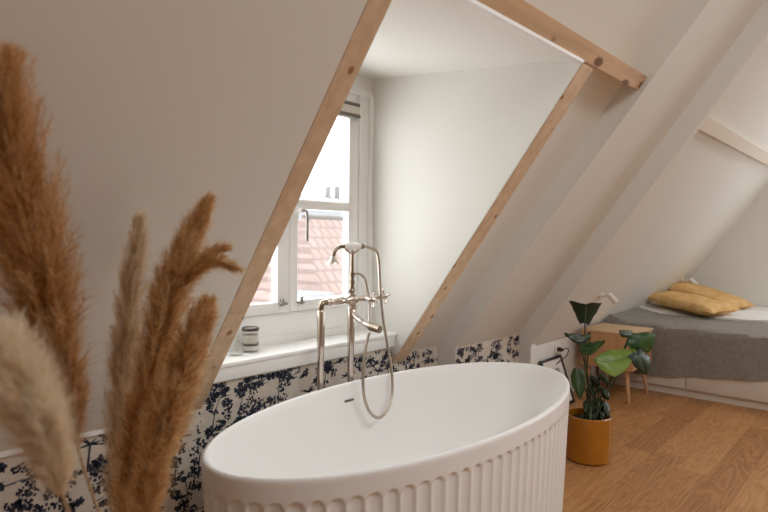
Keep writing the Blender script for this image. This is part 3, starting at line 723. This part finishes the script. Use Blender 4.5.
obj('knob', lathe([(.006, 0), (.006, -.012), (.014, -.016), (.015, -.024), (.010, -.029), (.001, -.03)], ((nx0+nx1)/2+.06, ny0-.002, nz0+.19), 18, 'y'), M['frameblack'], dr, label='dark round drawer knob')
for sx, sy in ((-1, -1), (1, -1), (-1, 1), (1, 1)):
    x = nx0+.05 if sx < 0 else nx1-.05; y = ny0+.06 if sy < 0 else ny1-.05
    obj('leg', tube([(x+sx*.042, y+sy*(.035 if sy < 0 else .02), 0), (x, y, nz0)], [.011, .017], 14), M['oak'], ns)

# ================================================================== BED
bx0, bx1, by0, by1 = 5.155, 6.975, -2.10, .10
bd = thing('bed', 'double bed on a white drawer base under the slope', 'bed', ((bx0+bx1)/2, -1, 0))
b = B(); add_box(b, bx0+.03, bx1, by0+.02, by1, 0, .06); add_box(b, bx0+.018, bx1, by0, by1, .05, .30, .004)
obj('bed_base', b, M['bedwhite'], bd)
ye = [by0, -1.32, -.61, by1]
for a, c in zip(ye, ye[1:]):
    obj('drawer', box(bx0, bx0+.03, a+.004, c-.004, .067, .285, .003), M['bedwhite'], bd)
obj('mattress', box(bx0+.01, bx1, by0, by1-.01, .30, .515, .03, 3), M['sheet'], bd)
def cloth(name, nx, ny, fn, m, th, parent=None):
    b = B(); g = [[b.verts.new(fn(i/nx, j/ny)) for j in range(ny+1)] for i in range(nx+1)]
    for i in range(nx):
        for j in range(ny): b.faces.new((g[i][j], g[i+1][j], g[i+1][j+1], g[i][j+1]))
    bmesh.ops.recalc_face_normals(b, faces=b.faces[:])
    bmesh.ops.solidify(b, geom=b.faces[:], thickness=th)
    return obj(name, b, m, parent)
def wr(x, y): return .006*math.sin(x*9+y*4)+.005*math.sin(y*13-x*5)+.004*math.sin(x*21+y*17)
def cover_fn(u, v):
    y = .07+(by0-.03-.07)*v
    drop = .565-(.13+.11*min(1, max(0, (-y-.3)/.9)))                  # how far the side hangs
    S = drop+1.25; s = u*S
    rise = .05*math.exp(-((y-.07)/.16)**2)
    if s < drop:
        f = s/drop
        x = bx0-.022-.010*math.sin(y*11)*(1-f)*.8-.006*math.sin(y*23+1)*(1-f); z = .565-drop+s
        if f > .9: x += .02*((f-.9)/.1)**2
    else:
        x = bx0-.002+(s-drop); z = .565+rise+wr(x, y)*.8-.012*math.exp(-(x-bx0)/.02)
    return (x, y, z)
tag(cloth('bedspread', 60, 80, cover_fn, M['cover'], .012), 'grey bedspread hanging over the near side of the bed', 'bedspread')
def duvet_fn(u, v):
    x = bx0+.70+.22*v+(bx1-.01-bx0-.70-.22*v)*u; y = .05+(by0-.05)*v
    e = min(u, 1)*1.0
    return (x, y, .578+.022*min(1, u*6)+.04*math.exp(-((y-.07)/.16)**2)+wr(x*1.3, y*1.2)*1.1)
tag(cloth('duvet', 50, 60, duvet_fn, M['sheet'], .02), 'pale off white duvet spread over the far half of the bed', 'duvet')
def pillow(label, c, L, Wd, T, rot, group):
    b = B(); n = 28; gr = []
    for sgn in (1, -1):
        g = []
        for i in range(n+1):
            row = []
            for j in range(n+1):
                u, v = i/n*2-1, j/n*2-1
                pinch = 1-.10*(1-abs(v)**2)*abs(u)**3; pin2 = 1-.10*(1-abs(u)**2)*abs(v)**3
                h = max(0, (1-u**4)*(1-v**4))**.55
                row.append(b.verts.new((u*L/2*pinch, v*Wd/2*pin2, sgn*T/2*h*(1+.06*math.sin(u*7+v*3)+.05*math.sin(v*11)))))
            g.append(row)
        for i in range(n):
            for j in range(n):
                q = (g[i][j], g[i+1][j], g[i+1][j+1], g[i][j+1]); b.faces.new(q if sgn > 0 else q[::-1])
    bmesh.ops.remove_doubles(b, verts=b.verts[:], dist=1e-5)
    bmesh.ops.transform(b, matrix=Matrix.Translation(c) @ rot.to_4x4(), verts=b.verts[:])
    o = obj('pillow', b, M['mustard']); return tag(o, label, 'pillow', group)
def frame3(xa, na):
    xa = Vector(xa).normalized(); na = Vector(na); na = (na-xa*na.dot(xa)).normalized(); return Matrix((xa, na.cross(xa), na)).transposed()
def lay(label, pl, pr, Wd, T, na):
    pl, pr = Vector(pl), Vector(pr); d = pr-pl
    return pillow(label, (pl+pr)/2, d.length*1.04, Wd, T, frame3(d, na), 'mustard pillows on the bed')
lay('mustard pillow lying nearest the nightstand, in front of the other', onp(657, 295, 0, 6.16), onp(726, 311.5, 0, 5.92), .40, .13, (-.02, .05, 1))
lay('mustard pillow tucked behind the front one, next to the gable', onp(672, 285, 0, 6.64), onp(744, 307.5, 0, 6.44), .40, .13, (-.02, .05, 1))

# ================================================================== WALL LAMPS, SOCKET
def wall_lamp(label, p, scale, grp='reading lamps over the bed'):
    p = Vector(p)
    l = thing('wall_lamp', label, 'lamp', p, grp)
    u = NS.copy()
    obj('wall_plate', tube([p-u*.004, p+u*.014], [.03*scale, .028*scale], 20), M['lamp'], l)
    e = p+u*.07*scale+Vector((.02, -.02, .045))*scale
    obj('arm', tube(spline([p+u*.01, p+u*.05*scale+Vector((0, 0, .02))*scale, e], 6), .0075*scale, 10), M['lamp'], l)
    hd_ = Vector((.25, -.62, -.75)).normalized()
    obj('lamp_shade', tube([e-hd_*.02*scale, e-hd_*.012*scale, e+hd_*.09*scale, e+hd_*.094*scale], [.012*scale, .024*scale, .030*scale, .028*scale], 20), M['lamp'], l)
wall_lamp('small white reading lamp on the slope above the nightstand', sp(4.55, .832), .8)
wall_lamp('small white reading lamp at the far side of the bed behind the pillows', sp(6.68, .845), 1.1)
so = thing('wall_socket', 'white wall socket with a dark plug and cord beside the nightstand', 'socket', (4.30, .12, .37))
sx, sz = onp(557, 349, 1, .115).x, onp(557, 349, 1, .115).z
so.location = (sx, .12, sz)
obj('socket_plate', box(sx-.04, sx+.04, .108, .121, sz-.04, sz+.04, .006), M['socket'], so)
obj('plug', lathe([(.018, 0), (.017, -.03), (.008, -.045)], (sx, .108, sz), 18, 'y'), M['cord'], so)
obj('cord', tube(spline([(sx, .065, sz), (sx+.03, .05, sz+.01), (sx+.09, .06, sz-.015), (sx+.07, .07, sz-.06), (sx-.03, .08, sz-.09), (sx-.10, .09, sz-.14), (sx-.12, .10, sz-.30), (sx-.12, .10, .006)], 8), .004, 8), M['cord'], so)

# ================================================================== OUTSIDE
nb = thing('neighbour_house', 'neighbouring house with a salmon tiled roof seen through the window', 'house', (6.2, 8.5, -6))
rA = onp(303, 217, 1, 9.0); rB = onp(345, 218.5, 1, 9.0)
b = B()
ridz = rA.z; ex = 4.2
def rp(x, s): return Vector((x, 9.0-s*.72, ridz-s*.72))                # down the front slope
x0, x1 = rA.x, rA.x+9
q = [rp(x0, 0), rp(x1, 0), rp(x1+2, ex), rp(x0-1.7, ex)]
vsn = [b.verts.new(p) for p in q]; f = b.faces.new(vsn)
back = [b.verts.new(p) for p in (rp(x0, 0), rp(x1, 0), Vector((x1+2, 12.5, ridz-3.2)), Vector((x0-1.7, 12.5, ridz-3.2)))]
f2 = b.faces.new(back[::-1]); hip = b.faces.new((vsn[0], vsn[3], back[3]))
uv = b.loops.layers.uv.new('UVMap')
for ff in (f, f2, hip):
    for lp in ff.loops: lp[uv].uv = (lp.vert.co.x, (ridz-lp.vert.co.z)*1.4)
obj('roof', b, M['tile'], nb, False)
b = B(); n_ = 30
for k in range(n_):
    xk = x0+k*.3
    add_tube(b, [(xk, 9.0, ridz), (xk+.29, 9.0, ridz)], [.05, .062], 10)
obj('ridge_tile_row', b, M['ridge'], nb)
obj('house_wall', box(x0-1.4, x1+1.6, 9.0-ex*.72+.2, 12.3, -6, ridz-3.0), M['house'], nb, False)
dp = onp(322, 299, 1, 7.05)
dm_ = obj('roof_dormer', box(dp.x-.30, dp.x+.30, 7.0, 8.0, dp.z-.25, dp.z+.12, .02), M['roofwhite'], nb, False)
obj('dormer_window', box(dp.x-.16, dp.x+.12, 6.985, 7.0, dp.z-.09, dp.z+.0), M['houseglass'], dm_, False)
fr = thing('far_building', 'pale far row of houses with chimneys on the skyline', 'house', (27, 32, -8))
fz = onp(320, 192, 1, 32).z; fx = onp(320, 192, 1, 32).x
b = B(); add_box(b, fx-4, fx+16, 32, 38, -8, fz-.7); obj('facade', b, M['far'], fr, False)
b = B(); f = [(fx-4.2, 31.6, fz-.7), (fx+16, 31.6, fz-.7), (fx+16, 35, fz), (fx-3, 35, fz)]
v = [b.verts.new(p) for p in f]; b.faces.new(v); v2 = [b.verts.new(p) for p in ((fx-3, 35, fz), (fx+16, 35, fz), (fx+16, 38.4, fz-.7), (fx-4.2, 38.4, fz-.7))]; b.faces.new(v2)
obj('roof', b, M['far2'], fr, False)
for px in (329, 338):
    cpt = onp(px, 187, 1, 34)
    obj('chimney', box(cpt.x-.06, cpt.x+.06, 33.8, 34.4, fz-.5, cpt.z+.08), M['far2'], fr, False)

# ================================================================== LIGHT
W = bpy.data.worlds.new('sky'); bpy.context.scene.world = W; W.use_nodes = True
bg = W.node_tree.nodes['Background']; bg.inputs['Color'].default_value = (.95, .985, 1.015, 1); bg.inputs['Strength'].default_value = 5.7
def area(name, loc, nrm, sx, sy, power, col=(1, 1, 1), portal=False):
    l = bpy.data.lights.new(name, 'AREA'); l.shape = 'RECTANGLE'; l.size = sx; l.size_y = sy; l.energy = power; l.color = col
    o = bpy.data.objects.new(name, l); C.objects.link(o); o.location = loc
    o.rotation_euler = Vector(nrm).to_track_quat('-Z', 'Y').to_euler()
    if portal: l.cycles.is_portal = True
    return o
area('dormer_daylight', ((CXL+CXR)/2, YW+.12, 1.42), (0, -1, 0), CXR-CXL, 1.15, 1, portal=True)
for k in SKYS: area('roof_light_daylight', ((k[0]+k[1])/2, (k[2]+k[3])/2, ZCEIL+.13), (0, 0, -1), k[1]-k[0], k[3]-k[2], 1, portal=True)
area('gable_daylight', (GX+.13, (GW[0]+GW[1])/2, (GW[2]+GW[3])/2), (-1, 0, 0), GW[3]-GW[2], GW[1]-GW[0], 1, portal=True)

# ================================================================== CAMERA
cd = bpy.data.cameras.new('camera'); co = bpy.data.objects.new('camera', cd); C.objects.link(co)
cd.sensor_fit = 'HORIZONTAL'; cd.sensor_width = 36; cd.lens = FPX/768*36; cd.clip_start = .02
m3 = Matrix((RT, UP, -FW)).transposed(); co.matrix_world = Matrix.Translation(CAM) @ m3.to_4x4()
cd.dof.use_dof = True; cd.dof.focus_distance = 2.7; cd.dof.aperture_fstop = 2.8
sc = bpy.context.scene; sc.camera = co
sc.view_settings.view_transform = 'Standard'; sc.view_settings.look = 'None'; sc.view_settings.gamma = 1; sc.view_settings.use_curve_mapping = False
sc.view_settings.exposure = 0.12
sc.cycles.max_bounces = 12; sc.cycles.diffuse_bounces = 8; sc.cycles.transparent_max_bounces = 16
sc.cycles.sample_clamp_indirect = 8; sc.cycles.use_denoising = True
